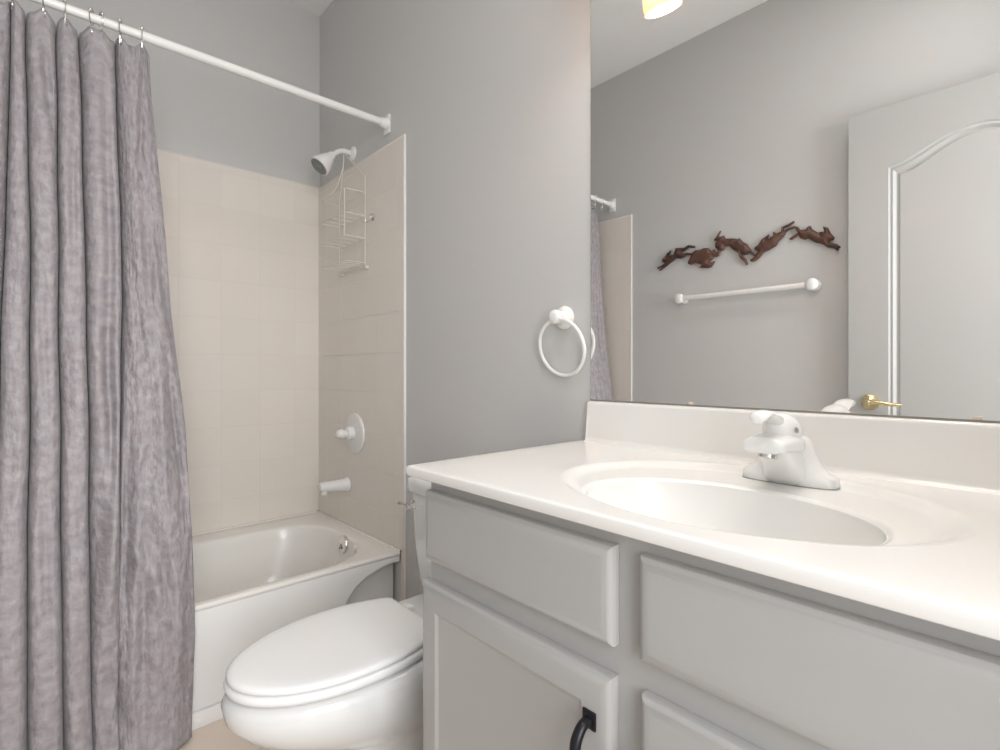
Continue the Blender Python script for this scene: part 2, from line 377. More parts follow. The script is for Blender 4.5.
# ---- tub spout
def build_spout():
    root = empty('tub_spout', (0.317, -TT, 0.525)); tag(root, 'white tub spout below the shower valve', 'spout')
    bm = bmesh.new(); o = Vector((0.317, 0, 0.525))
    rings = []
    for d, ry, rz, dz in ((0.002, .030, .031, 0), (0.010, .031, .032, 0), (0.018, .0265, .027, 0), (0.05, .0245, .0245, .001), (0.09, .0225, .022, .003), (0.118, .0205, .019, .006), (0.128, .017, .015, .006), (0.131, .008, .007, .006)):
        rings.append([o+Vector((ry*math.cos(2*PI*k/24), -TT-d, dz+rz*math.sin(2*PI*k/24))) for k in range(24)])
    loft(bm, rings); obj('spout_body', bm, 'enamel', root)
    bm = bmesh.new(); lathe(bm, [(0.0135, 0), (0.0135, 0.018), (0.0115, 0.021)], (0.317, -TT-.108, 0.517), (0, 0, -1), 20); obj('nozzle', bm, 'enamel', root)
build_spout()
# ---- shower valve
def build_valve():
    x, z = 0.382, 0.751
    root = empty('shower_valve', (x, -TT, z)); tag(root, 'white round shower valve with a lever knob above the spout', 'shower valve')
    bm = bmesh.new(); lathe(bm, [(0.084, 0), (0.086, 0.003), (0.084, 0.008), (0.074, 0.0115), (0.03, .014)], (x, -TT, z), (0, -1, 0), 48); obj('escutcheon', bm, 'enamel', root)
    bm = bmesh.new(); lathe(bm, [(0.028, 0.01), (0.028, 0.034), (0.026, 0.040), (0.018, 0.042), (0.014, 0.046), (0.014, 0.056)], (x, -TT, z+.002), (0, -1, 0), 32); obj('hub', bm, 'enamel', root)
    bm = bmesh.new()
    rings = []
    for d, ry, rz, dz in ((.050, .015, .017, 0), (.056, .019, .020, 0), (.064, .020, .021, .001), (.074, .018, .018, .001), (.083, .013, .013, 0), (.086, .006, .006, 0)):
        rings.append([Vector((x+ry*math.cos(2*PI*k/20), -TT-d, z+.002+dz+rz*math.sin(2*PI*k/20))) for k in range(20)])
    loft(bm, rings); kn = obj('knob', bm, 'enamel', root)
    bm = bmesh.new(); tube(bm, smooth_path([(x-.004, -TT-.070, z+.002), (x-.016, -TT-.074, z-.004), (x-.024, -TT-.076, z-.006)]), [.011]*6+[.010]*7, 12); obj('lever', bm, 'enamel', kn)
build_valve()
# ---- shower head
def build_shower():
    x = 0.345
    root = empty('wall_shower', (x, 0, 1.95)); tag(root, 'white shower head with a grey face, on the wall above the caddy', 'shower head')
    bm = bmesh.new(); lathe(bm, [(0.031, 0), (0.031, 0.003), (0.025, 0.009), (0.014, 0.013)], (x, 0, 1.947), (0, -1, 0), 28); obj('flange', bm, 'plastic', root)
    bm = bmesh.new(); tube(bm, smooth_path([(x, -.004, 1.947), (x, -.035, 1.947), (x, -.062, 1.940), (x, -.090, 1.918), (x, -.100, 1.908)]), .0105, 14); obj('shower_arm', bm, 'plastic', root)
    ax = Vector((-0.04, -0.66, -0.75)).normalized(); o = Vector((x, -.095, 1.914))
    bm = bmesh.new(); lathe(bm, [(0.013, -.008), (0.018, 0.0), (0.020, 0.014), (0.024, 0.019), (0.032, 0.040), (0.041, 0.066), (0.043, 0.076), (0.041, 0.081)], o, ax, 32)
    hd = obj('spray_cone', bm, 'plastic', root)
    bm = bmesh.new(); lathe(bm, [(0.037, .078), (0.0375, 0.083), (0.034, 0.0845), (0.024, 0.083), (0.022, .086), (0.012, 0.086), (0.010, .084), (.003, .084)], o, ax, 32)
    fc = obj('spray_face', bm, 'face', hd)
    bm = bmesh.new(); q = ax.to_track_quat('Z', 'Y')
    for rr, nn in ((.030, 14), (.017, 9)):
        for k in range(nn):
            p = o + q @ Vector((rr*math.cos(2*PI*k/nn), rr*math.sin(2*PI*k/nn), .084)); lathe(bm, [(.0018, 0), (.0014, .0035)], p, ax, 6)
    obj('nozzles', bm, 'nickel', fc)
build_shower()

# ---- wire caddy hung over the arm
def build_caddy():
    root = empty('shower_caddy', (0.385, -0.02, 1.43)); tag(root, 'cream coated-wire shower caddy hanging from the shower arm', 'shower caddy')
    yb = -0.022; xl, xr = 0.262, 0.495; r = 0.0019
    bm = bmesh.new()
    hook = [(0.352, -.040, 1.935), (0.350, -.040, 1.953), (0.345, -.040, 1.9605), (0.339, -.040, 1.953), (.337, -.038, 1.935)]
    tube(bm, smooth_path([(xr, yb, 1.440), (xr, yb, 1.60), (xr, yb, 1.790), (xr-.008, yb, 1.812), (0.385, -.034, 1.900)]+hook[:3]+hook[3:]+[(0.322, -.034, 1.885), (xl+.010, yb, 1.790), (xl, yb, 1.765), (xl, yb, 1.60), (xl, yb, 1.440), (xl+.01, yb, 1.438), (xr-.01, yb, 1.438)]), r, 8)
    obj('hanging_frame', bm, 'wire', root)
    yf = yb-.084
    def basket(z, wl, wr, bars, name, dip=0.0):
        bm = bmesh.new()
        tube(bm, smooth_path([(wl, yb, z), (wl, yb-.03, z), (wl+.003, yf+.02, z), (wl+.016, yf, z), ((wl+wr)/2, yf-.004, z), (wr-.016, yf, z-dip), (wr-.003, yf+.02, z), (wr, yb-.03, z), (wr, yb, z)], 4)+[Vector((wl, yb, z))], r, 6)
        for k in range(bars):
            xx = wl+(wr-wl)*(k+1)/(bars+1); tube(bm, [(xx, yb, z-.001), (xx, yf-.002, z-.001)], r*.62, 6)
        obj(name, bm, 'wire', root)
    basket(1.738, xl, xr, 0, 'razor_rail')
    basket(1.643, xl, xr, 3, 'shelf')
    basket(1.552, xl, xr, 3, 'shelf')
    basket(1.452, xl, xr, 6, 'shelf')
    bm = bmesh.new(); tube(bm, smooth_path([(xr-.012, yf+.001, 1.738), (xr-.010, yf, 1.64), (xr-.012, yf, 1.552)]), r, 6); obj('front_wire', bm, 'wire', root)
    bm = bmesh.new(); tube(bm, smooth_path([(0.322, -.034, 1.885), (xl+.03, yb-.03, 1.80), (xl+.012, yf+.02, 1.755), (xl+.01, yf+.004, 1.738)]), r, 6); obj('front_wire', bm, 'wire', root)
    for x in (xl+.004, xr-.004):
        bm = bmesh.new(); lathe(bm, [(.010, 0), (.007, .006), (.004, .012)], (x, -TT-.0005, 1.437), (0, -1, 0), 14); obj('suction_cup', bm, 'wire', root)
build_caddy()
# small suction hook beside it
bm = bmesh.new(); root = empty('suction_hook', (0.503, -TT, 1.641)); tag(root, 'small metal suction hook on the tiles right of the caddy', 'hook')
lathe(bm, [(.017, 0), (.015, .003), (.007, .008), (.006, .011)], (0.530, -TT, 1.632), (0, -1, 0), 20); obj('suction_cup', bm, 'chrome', root)
bm = bmesh.new(); tube(bm, smooth_path([(0.530, -TT-.010, 1.642), (0.530, -TT-.014, 1.627), (0.530, -TT-.018, 1.612), (0.530, -TT-.028, 1.609), (0.530, -TT-.032, 1.619)]), .0022, 8); obj('hook_wire', bm, 'nickel', root)

# ================================================================ CURTAIN ROD, RINGS, CURTAIN
ROD = Vector((0.638, 0, 1.971))
def build_rod():
    root = empty('curtain_rod', (ROD.x, YW/2, ROD.z)); tag(root, 'white shower curtain rod spanning the tub alcove', 'curtain rod')
    bm = bmesh.new(); lathe(bm, [(0.0135, 0.012), (0.0135, 0.80)], (ROD.x, 0, ROD.z), (0, -1, 0), 24); lathe(bm, [(0.0118, 0.78), (0.0118, -YW-0.012)], (ROD.x, 0, ROD.z), (0, -1, 0), 24)
    obj('tube', bm, 'plastic', root)
    for y, s in ((0, -1), (YW, 1)):
        bm = bmesh.new(); box(bm, ROD.x-.022, ROD.x+.022, y, y+s*.009, ROD.z-.040, ROD.z+.034, .004, 2); lathe(bm, [(0.022, .008), (0.0195, .016), (0.017, .034), (.0165, .036)], (ROD.x, y, ROD.z), (0, s, 0), 24)
        obj('wall_bracket', bm, 'plastic', root)
build_rod()

RINGY = [-0.792, -0.842, -0.884, -0.905, -0.960, -1.002, -1.06, -1.12, -1.18, -1.245, -1.31, -1.375]
RINGW = ['last ring at the free edge of the curtain', 'second ring from the free edge of the curtain', 'third ring from the free edge of the curtain',
         'fourth ring from the free edge, close beside the third', 'fifth ring from the free edge of the curtain', 'sixth ring from the free edge, near the picture corner']
def build_rings():
    wire = bmesh.new(); R = 0.0185
    pts = arc((0, 0, 0.002), R, -0.42*PI, 1.42*PI, 20, (1, 0, 0), (0, 0, 1))
    a = pts[0]; b = pts[-1]
    tail1 = [b, Vector((-.008, 0, -.022)), Vector((-.004, 0, -.034)), Vector((.004, .003, -.046)), Vector((.012, .004, -.044)), Vector((.013, .004, -.036))]
    tail2 = [a, Vector((.008, 0, -.022)), Vector((.003, 0, -.034)), Vector((-.004, -.003, -.048)), Vector((-.012, -.004, -.044)), Vector((-.013, -.004, -.036))]
    tube(wire, [*smooth_path(list(reversed(tail2)), 3)[:-1], *pts, *smooth_path(tail1, 3)[1:]], 0.0016, 6)
    bead = bmesh.new(); bmesh.ops.create_uvsphere(bead, u_segments=10, v_segments=6, radius=0.0048)
    ring0 = None
    for i, y in enumerate(RINGY):
        if ring0 is None:
            ring0 = obj('curtain_ring', wire, 'chrome'); o = ring0; kids = []
            b0 = None
            for k in range(5):
                ang = math.radians(50+20*k); p = (R*math.cos(ang), 0, 0.002+R*math.sin(ang))
                if b0 is None: b0 = obj('roller_bead', bead, 'chrome', o)
                bb = b0 if k == 0 else b0.copy()
                if k: C.objects.link(bb); bb.parent = o
                bb.location = p; kids.append(bb)
            src = kids
        else:
            o = ring0.copy(); C.objects.link(o)
            for s in src:
                c = s.copy(); c.parent = o; C.objects.link(c)
        o.location = (ROD.x, y, ROD.z-0.0015); o.rotation_euler = (0, 0, random.uniform(-.35, .35))
        if i < 6: tag(o, 'beaded chrome curtain ring, '+RINGW[i], 'curtain ring', 'beaded rings holding the shower curtain')
        else: tag(o, 'beaded chrome curtain ring toward the far gathered end of the rod, out of direct view', 'curtain ring', 'beaded rings holding the shower curtain')
build_rings()

CZ = [0.04, .36, .75, 1.2, 1.6, 1.95]; CX = [0.774, 0.768, 0.712, 0.654, 0.625, 0.605]
def build_curtain():
    # crease lines: y at heights (top, upper, mid, low)
    ZS = [0.04, 0.30, 0.846, 1.20, 1.83, 1.95]
    cre = [[-1.435]*6, [-1.385, -1.385, -1.380, -1.38, -1.375, -1.375], [-1.325, -1.325, -1.325, -1.32, -1.315, -1.315], [-1.265, -1.265, -1.262, -1.26, -1.26, -1.26],
           [-1.205, -1.205, -1.20, -1.20, -1.195, -1.195], [-1.15, -1.15, -1.145, -1.14, -1.13, -1.13], [-1.095, -1.093, -1.085, -1.077, -1.062, -1.062],
           [-1.032, -1.032, -1.030, -1.026, -1.035, -1.035], [-0.968, -0.970, -0.972, -0.972, -0.975, -0.975], [-0.912, -0.916, -0.916, -0.916, -0.928, -0.93],
           [-0.860, -0.862, -0.853, -0.838, -0.849, -0.852], [-0.700, -0.690, -0.699, -0.727, -0.768, -0.772]]
    K = len(cre)-1; NP = [26]*(K-1)+[56]; NZ = 150
    amp = [.034, .038, .040, .044, .046, .048, .050, .054, .050, .054, .046]
    bm = bmesh.new(); uvl = bm.loops.layers.uv.new('cloth'); rows = []; uvs = []
    ztop = 1.946
    # soft ridges / creases (y0,z0)->(y1,z1), width, depth(+ toward the room)
    lines = [((-.775, 1.50), (-.715, 1.02), .010, -.012), ((-.745, 1.08), (-.705, 0.62), .009, -.014), ((-.80, 1.62), (-.765, 1.05), .012, -.010), ((-.77, 1.25), (-.752, .55), .012, .008),
             ((-.845, 0.95), (-.895, 0.30), .018, .022), ((-.835, 0.80), (-.850, 0.25), .012, -.014), ((-.80, .75), (-.815, .10), .014, -.010), ((-.895, .32), (-.83, .04), .014, -.010), ((-.86, .62), (-.77, .42), .014, .010),
             ((-.74, .60), (-.735, .05), .02, .008), ((-.875, 1.80), (-.868, 1.30), .010, -.012), ((-.885, 1.25), (-.870, 0.70), .010, -.012), ((-.79, 1.9), (-.80, 1.55), .008, -.008), ((-.85, .45), (-.74, .30), .012, -.007), ((-1.0, 1.87), (-.985, 1.62), .010, -.015), ((-.868, 1.45), (-.872, .70), .009, -.016), ((-.94, 1.80), (-.945, 1.2), .008, -.008), ((-.82, 1.35), (-.79, .95), .010, -.009), ((-.79, .62), (-.74, .35), .012, -.010), ((-1.005, .8), (-.995, .3), .008, -.007), ((-1.005, 1.3), (-1.0, .9), .008, -.007)]
    for j in range(NZ+1):
        v = j/NZ; z = 0.012+(ztop-0.012)*v
        x0 = interp(z, CZ, CX)
        row = []; ur = []; s = 0; last = None
        for k in range(K):
            ya = interp(z, ZS, cre[k]); yb = interp(z, ZS, cre[k+1]); w = yb-ya; n = NP[k]
            for i in range(n+1 if k == K-1 else n):
                t = i/n
                if k < K-1: t = .5-.5*math.cos(PI*t)
                A = amp[k]*(1.0-.25*sstep(1.6, 1.95, z))
                if k == K-1:      # the wide free end: hangs flatter towards its edge
                    bul = 1-abs(2*min(t, .5)-1)**2.6-.95*math.exp(-(t/.03)**2)*sstep(.35, .9, z) if t < .5 else 1-((t-.5)*2)**2.2*.55
                    y = ya+w*(t-.05*math.sin(2*PI*t)*(1 if t < .5 else .2)); A *= 1.0
                else:
                    bul = 1-abs(2*t-1)**2.8-(.25+1.6*sstep(.42, .95, z))*(math.exp(-(t/.035)**2)+math.exp(-((1-t)/.035)**2)); y = ya+w*(t-.085*math.sin(2*PI*t))
                    if k == K-2: A *= .55+.45*sstep(0.25, 0.85, z)
                    bul = bul*(.9+.15*noise.noise(Vector((k*3.1, z*2.2, 0))))
                x = x0+A*bul
                if k == K-2 or k == K-1:
                    if k == K-1 and t < .35: x += .022*(1-t/.35)*(1-sstep(0.35, 0.85, z))
                    if k == K-2 and t > .5: x += .022*((t-.5)*2)*(1-sstep(0.35, 0.85, z))
                for (ay, az), (by, bz), wd, dp in lines:
                    if abs(y-ay) > .16: continue
                    tt = ((y-ay)*(by-ay)+(z-az)*(bz-az))/((by-ay)**2+(bz-az)**2)
                    tc = max(0, min(1, tt)); dd = math.hypot(y-(ay+(by-ay)*tc), (z-(az+(bz-az)*tc))*(1 if 0 <= tt <= 1 else .35))
                    x += 1.6*dp*math.exp(-(dd/wd)**2)*math.sin(PI*max(.12, min(.88, tc)))
                x -= .055*(1-sstep(-1.42, -1.22, y))*sstep(.45, .85, z)
                P = Vector((0, y*7, z*3.0+k*5))
                x += .007*noise.noise(P)+.0055*noise.noise(Vector((0, y*34, z*4.5+3)))+.0012*noise.noise(Vector((5, y*90, z*40)))
                y += .003*noise.noise(Vector((9, y*9, z*4)))
                # scalloped, slightly slumped hem at the rings
                dr = min(abs(y-q) for q in RINGY); sag = min(.016, 1.2*max(0, dr-.004))
                zz = z-sag*sstep(1.70, ztop, z)
                x += (ROD.x+.010-x)*.35*sstep(1.86, ztop, z)*(1-min(1, dr/.02))
                p = Vector((x, y, zz)); 
                if last is not None: s += (Vector((x, y, 0))-Vector((last.x, last.y, 0))).length
                last = p; row.append(bm.verts.new(p)); ur.append((len(row)*.0042, z))
        rows.append(row); uvs.append(ur)
    for j in range(NZ):
        for i in range(len(rows[0])-1):
            f = bm.faces.new((rows[j][i], rows[j][i+1], rows[j+1][i+1], rows[j+1][i]))
            for l, (jj, ii) in zip(f.loops, ((j, i), (j, i+1), (j+1, i+1), (j+1, i))): l[uvl].uv = uvs[jj][ii]
    # turned edge on the free side: a narrow double of cloth folded back
    root = empty('shower_curtain', (0.70, -1.05, 0)); tag(root, 'mauve-grey crinkled satin shower curtain gathered outside the tub', 'shower curtain')
    o = obj('curtain_cloth', bm, 'curtain', root, angle=180)
    md = o.modifiers.new('thickness', 'SOLIDIFY'); md.thickness = 0.0012; md.offset = 0
    # narrow return of cloth behind the free edge
    bm = bmesh.new(); uvl = bm.loops.layers.uv.new('cloth'); prev = None
    for j in range(61):
        z = 0.015+1.905*j/60; ye = interp(z, ZS, cre[-1]); x0 = interp(z, CZ, CX)
        pts = [Vector((x0+.018, ye-.002, z)), Vector((x0+.002, ye+.006*noise.noise(Vector((1, z*3, 0))), z)), Vector((x0-.016, ye-.012, z)), Vector((x0-.020, ye-.04, z)), Vector((x0-.012, ye-.075, z))]
        cur = [bm.verts.new(p) for p in pts]
        if prev:
            for i in range(4):
                f = bm.faces.new((prev[i], prev[i+1], cur[i+1], cur[i]))
                for l, (a, b) in zip(f.loops, ((i, z-.03), (i+1, z-.03), (i+1, z), (i, z))): l[uvl].uv = (a*.02, b)
        prev = cur
    o2 = obj('turned_hem', bm, 'curtain', root, angle=180)
    md = o2.modifiers.new('thickness', 'SOLIDIFY'); md.thickness = 0.0012; md.offset = 0
build_curtain()

# ================================================================ TOILET
def build_toilet():
    cx = 1.29
    root = empty('toilet', (cx, -0.4, 0)); tag(root, 'white toilet with a closed lid, between bathtub and vanity', 'toilet')
    def egg(z, lb, lf, hw, hb, n=56, p=2.0):
        """lb rear, lf front (distance from wall), hw max half width, hb half width at the rear"""
        pts = []; lm = lb+(lf-lb)*0.42
        for k in range(n):
            a = 2*PI*k/n; c, s = math.cos(a), math.sin(a)
            if s >= 0:   # front half, elliptic
                x = hw*(1 if c > 0 else -1)*abs(c)**(2/2.0); l = lm+(lf-lm)*abs(s)**(2/2.05)
            else:        # rear half narrows to a flat back
                u = -s; e = 4.2
                l = lm-(lm-lb)*min(1, u*1.12) if u < .89 else lb
                t = (lm-l)/(lm-lb)
                wloc = hw-(hw-hb)*t**2.1
                x = wloc*(1 if c > 0 else -1) if u < .89 else hb*c/math.sqrt(1-.89**2)
                x = max(-wloc, min(wloc, x))
            pts.append(Vector((cx+x, -l, z)))
        return pts
    # body: bowl and pedestal in one vitreous piece
    bm = bmesh.new()
    R = [egg(0.0, .16, .50, .105, .09), egg(.02, .16, .505, .105, .09), egg(.03, .165, .49, .098, .085), egg(.10, .18, .47, .088, .08), egg(.16, .18, .50, .10, .085), egg(.20, .18, .57, .125, .09), egg(.24, .19, .655, .148, .095),
         egg(.28, .20, .712, .164, .10), egg(.315, .21, .742, .171, .105), egg(.345, .215, .748, .170, .11), egg(.360, .22, .742, .163, .112), egg(.366, .225, .730, .152, .11)]
    loft(bm, R); obj('bowl', bm, 'porcelain', root, angle=60)
    bm = bmesh.new()
    rr = lambda x, y0, y1, r, z: rrect(cx, -(y0+y1)/2, x, (y1-y0)/2, r, z, 6, 6)
    loft(bm, [rr(.085, .03, .24, .03, .20), rr(.10, .025, .28, .04, .27), rr(.13, .02, .305, .04, .335), rr(.14, .02, .31, .04, .365), rr(.137, .022, .308, .038, .371)]); obj('tank_shelf', bm, 'porcelain', root, angle=60)
    # seat ring and lid
    bm = bmesh.new()
    outer = [(0.372, .006), (.3745, .001), (.382, -.001), (.388, .001), (.3905, .006)]
    ro = [egg(z, .300+d*.3, .742-d, .162-d, .118-d*.5) for z, d in outer]
    ri = [egg(z, .36+.0, .685, .105, .07) for z in (.3905, .372)]
    vr = loft(bm, ro+ri, False, False)
    for i in range(56): bm.faces.new((vr[0][i], vr[-1][i], vr[-1][(i+1) % 56], vr[0][(i+1) % 56]))
    obj('seat', bm, 'seat', root, angle=60)
    bm = bmesh.new()
    prof = [(.3925, .010), (.3935, .003), (.397, .000), (.402, .001), (.4055, .005), (.4075, .013), (.4085, .03), (.4095, .07)]
    loft(bm, [egg(z, .305+d*.4, .739-d, .1585-d, .114-d*.6) for z, d in prof]); obj('lid', bm, 'seat', root, angle=60)
    for s in (-1, 1):
        bm = bmesh.new(); box(bm, cx+s*.068-.018, cx+s*.068+.018, -.304, -.268, .371, .392, .006, 3); obj('hinge', bm, 'seat', root)
    # tank
    def tk(hx, yb, yf, r, z): return rrect(cx, (yb+yf)/2, hx, (yb-yf)/2, r, z, 6, 6)
    bm = bmesh.new()
    loft(bm, [tk(.130, -.035, -.165, .03, .372), tk(.150, -.03, -.185, .035, .378), tk(.163, -.027, -.192, .035, .40), tk(.182, -.025, -.196, .035, .50), tk(.196, -.024, -.199, .035, .662)])
    tank = obj('tank', bm, 'porcelain', root, angle=60)
    bm = bmesh.new()
    loft(bm, [tk(.200, -.022, -.203, .035, .662), tk(.206, -.018, -.209, .038, .666), tk(.207, -.017, -.210, .038, .688), tk(.204, -.019, -.207, .036, .701), tk(.195, -.025, -.198, .032, .708), tk(.17, -.045, -.175, .02, .7105)])
    obj('tank_lid', bm, 'porcelain', root, angle=60)
    bm = bmesh.new(); hx, hz = cx-.172, .625
    lathe(bm, [(.015, 0), (.014, .005), (.008, .009), (.007, .018), (.010, .020), (.010, .028), (.006, .031)], (hx+.008, -.196, hz), (0, -1, 0), 20)
    lv = obj('flush_lever', bm, 'chrome', root)
    bm = bmesh.new(); tube(bm, smooth_path([(hx+.008, -.220, hz), (hx-.012, -.223, hz+.002), (hx-.030, -.225, hz+.003)]), [.0045]*6+[.0055]*7, 10); obj('lever_arm', bm, 'chrome', lv)
    for s in (-1, 1):
        bm = bmesh.new(); lathe(bm, [(.014, 0), (.013, .008), (.007, .014), (.001, .016)], (cx+s*.098, -.33, .014), (0, 0, 1), 14); obj('bolt_cap', bm, 'porcelain', root)
    # water supply stub
build_toilet()

# ================================================================ VANITY
VX0, VX1, VYF = 1.632, XE-.002, -0.488
def profile_slab(bm, x0, x1, z0, z1, yf, yb, e=0.011):
    """cabinet front with a stepped, rounded edge"""
    rings = []
    for ins, y in ((0, yb), (0, yf+.0085), (.0012, yf+.0052), (.004, yf+.0028), (.008, yf+.0012), (.0125, yf+.0004), (.0135, yf+.0001), (.0145, yf), (.03, yf)):
        rings.append([(x0+ins, y, z0+ins), (x1-ins, y, z0+ins), (x1-ins, y, z1-ins), (x0+ins, y, z1-ins)])
    loft(bm, rings, True, True)
def bar_pull(x, z0, z1, yf, parent):
    bm = bmesh.new(); pr = .030
    for z, s in ((z1, 1), (z0, -1)):
        v = [(x-.0085, z-.011), (x+.0085, z-.011), (x+.0085, z+.011), (x-.0085, z+.011)]
        b2 = bmesh.new()
        rings = [[(a, yf, c) for a, c in v], [(a, yf-.003, c) for a, c in v], [(x+(a-x)*.6, yf-.005, z+(c-z)*.6) for a, c in v]]
        loft(bm, rings)
    path = smooth_path([(x, yf-.001, z1), (x, yf-.016, z1-.002), (x, yf-pr+.002, z1-.016), (x, yf-pr, z1-.035), (x, yf-pr-.002, (z0+z1)/2), (x, yf-pr, z0+.035), (x, yf-pr+.002, z0+.016), (x, yf-.016, z0+.002), (x, yf-.001, z0)], 5)
    n = len(path)
    tube(bm, path, [0.0058+.0010*math.sin(PI*i/(n-1)) for i in range(n)], 10)
    bmesh.ops.scale(bm, vec=(1.15, 1, 1), space=Matrix.Translation((-x, 0, 0)), verts=bm.verts)
    return obj('handle', bm, 'black', parent)
def build_vanity():
    root = empty('vanity_cabinet', ((VX0+VX1)/2, -0.25, 0)); tag(root, 'light grey painted vanity cabinet under the white sink top', 'vanity cabinet')
    bm = bmesh.new(); box(bm, VX0, VX0+.018, VYF+.018, -.002, 0.0, CT-.020); box(bm, VX1-.018, VX1, VYF+.018, -.002, 0.0, CT-.020); box(bm, VX0+.018, VX1-.018, -.012, -.002, 0.0, CT-.020)
    box(bm, VX0+.018, VX1-.018, VYF+.018, -.012, .09, .105); box(bm, VX0+.018, VX1-.018, VYF+.075, VYF+.09, 0, .09)
    obj('carcass', bm, 'cabinet', root, smooth=False)
    # face frame
    bm = bmesh.new()
    y0, y1 = VYF, VYF+.018
    doors = [(1.632, 2.038, 'door'), (2.079, 2.560, 'door')]
    for x0, x1 in ((VX0, 1.655), (2.025, 2.095), (2.545, VX1)): box(bm, x0, x1, y0, y1, .09, CT-.020)
    for z0, z1 in ((.09, .125), (.625, .69), (.785, CT-.020)): box(bm, 1.655, 2.025, y0, y1, z0, z1); box(bm, 2.095, 2.545, y0, y1, z0, z1)
    obj('face_frame', bm, 'cabinet', root, smooth=False)
    yb = VYF-.0005; yf = VYF-.019
    for x0, x1 in ((1.635, 2.039), (2.076, 2.575)):
        bm = bmesh.new(); profile_slab(bm, x0, x1, .680, .804, yf, yb); obj('drawer_front', bm, 'cabinet', root, angle=25)
    for i, (x0, x1) in enumerate(((1.626, 2.038), (2.078, 2.575))):
        z0, z1 = .115, .6415
        bm = bmesh.new(); s = .048
        rings = []
        for ins, y in ((0, yb), (0, yf+.0085), (.0012, yf+.0052), (.004, yf+.0028), (.008, yf+.0012), (.0125, yf+.0004), (.0135, yf+.0001), (.0145, yf), (s-.004, yf), (s, yf+.002), (s+.003, yf+.0040), (s+.005, yf+.0045)):
            rings.append([(x0+ins, y, z0+ins), (x1-ins, y, z0+ins), (x1-ins, y, z1-ins), (x0+ins, y, z1-ins)])
        loft(bm, rings, True, True)
        d = obj('cabinet_door', bm, 'cabinet', root, angle=25)
        hx = 2.008 if i == 0 else 2.108
        zt = .580 if i == 0 else .575
        bar_pull(hx, zt-.10, zt, yf, d)['label'] = 'black iron bow handle'
build_vanity()

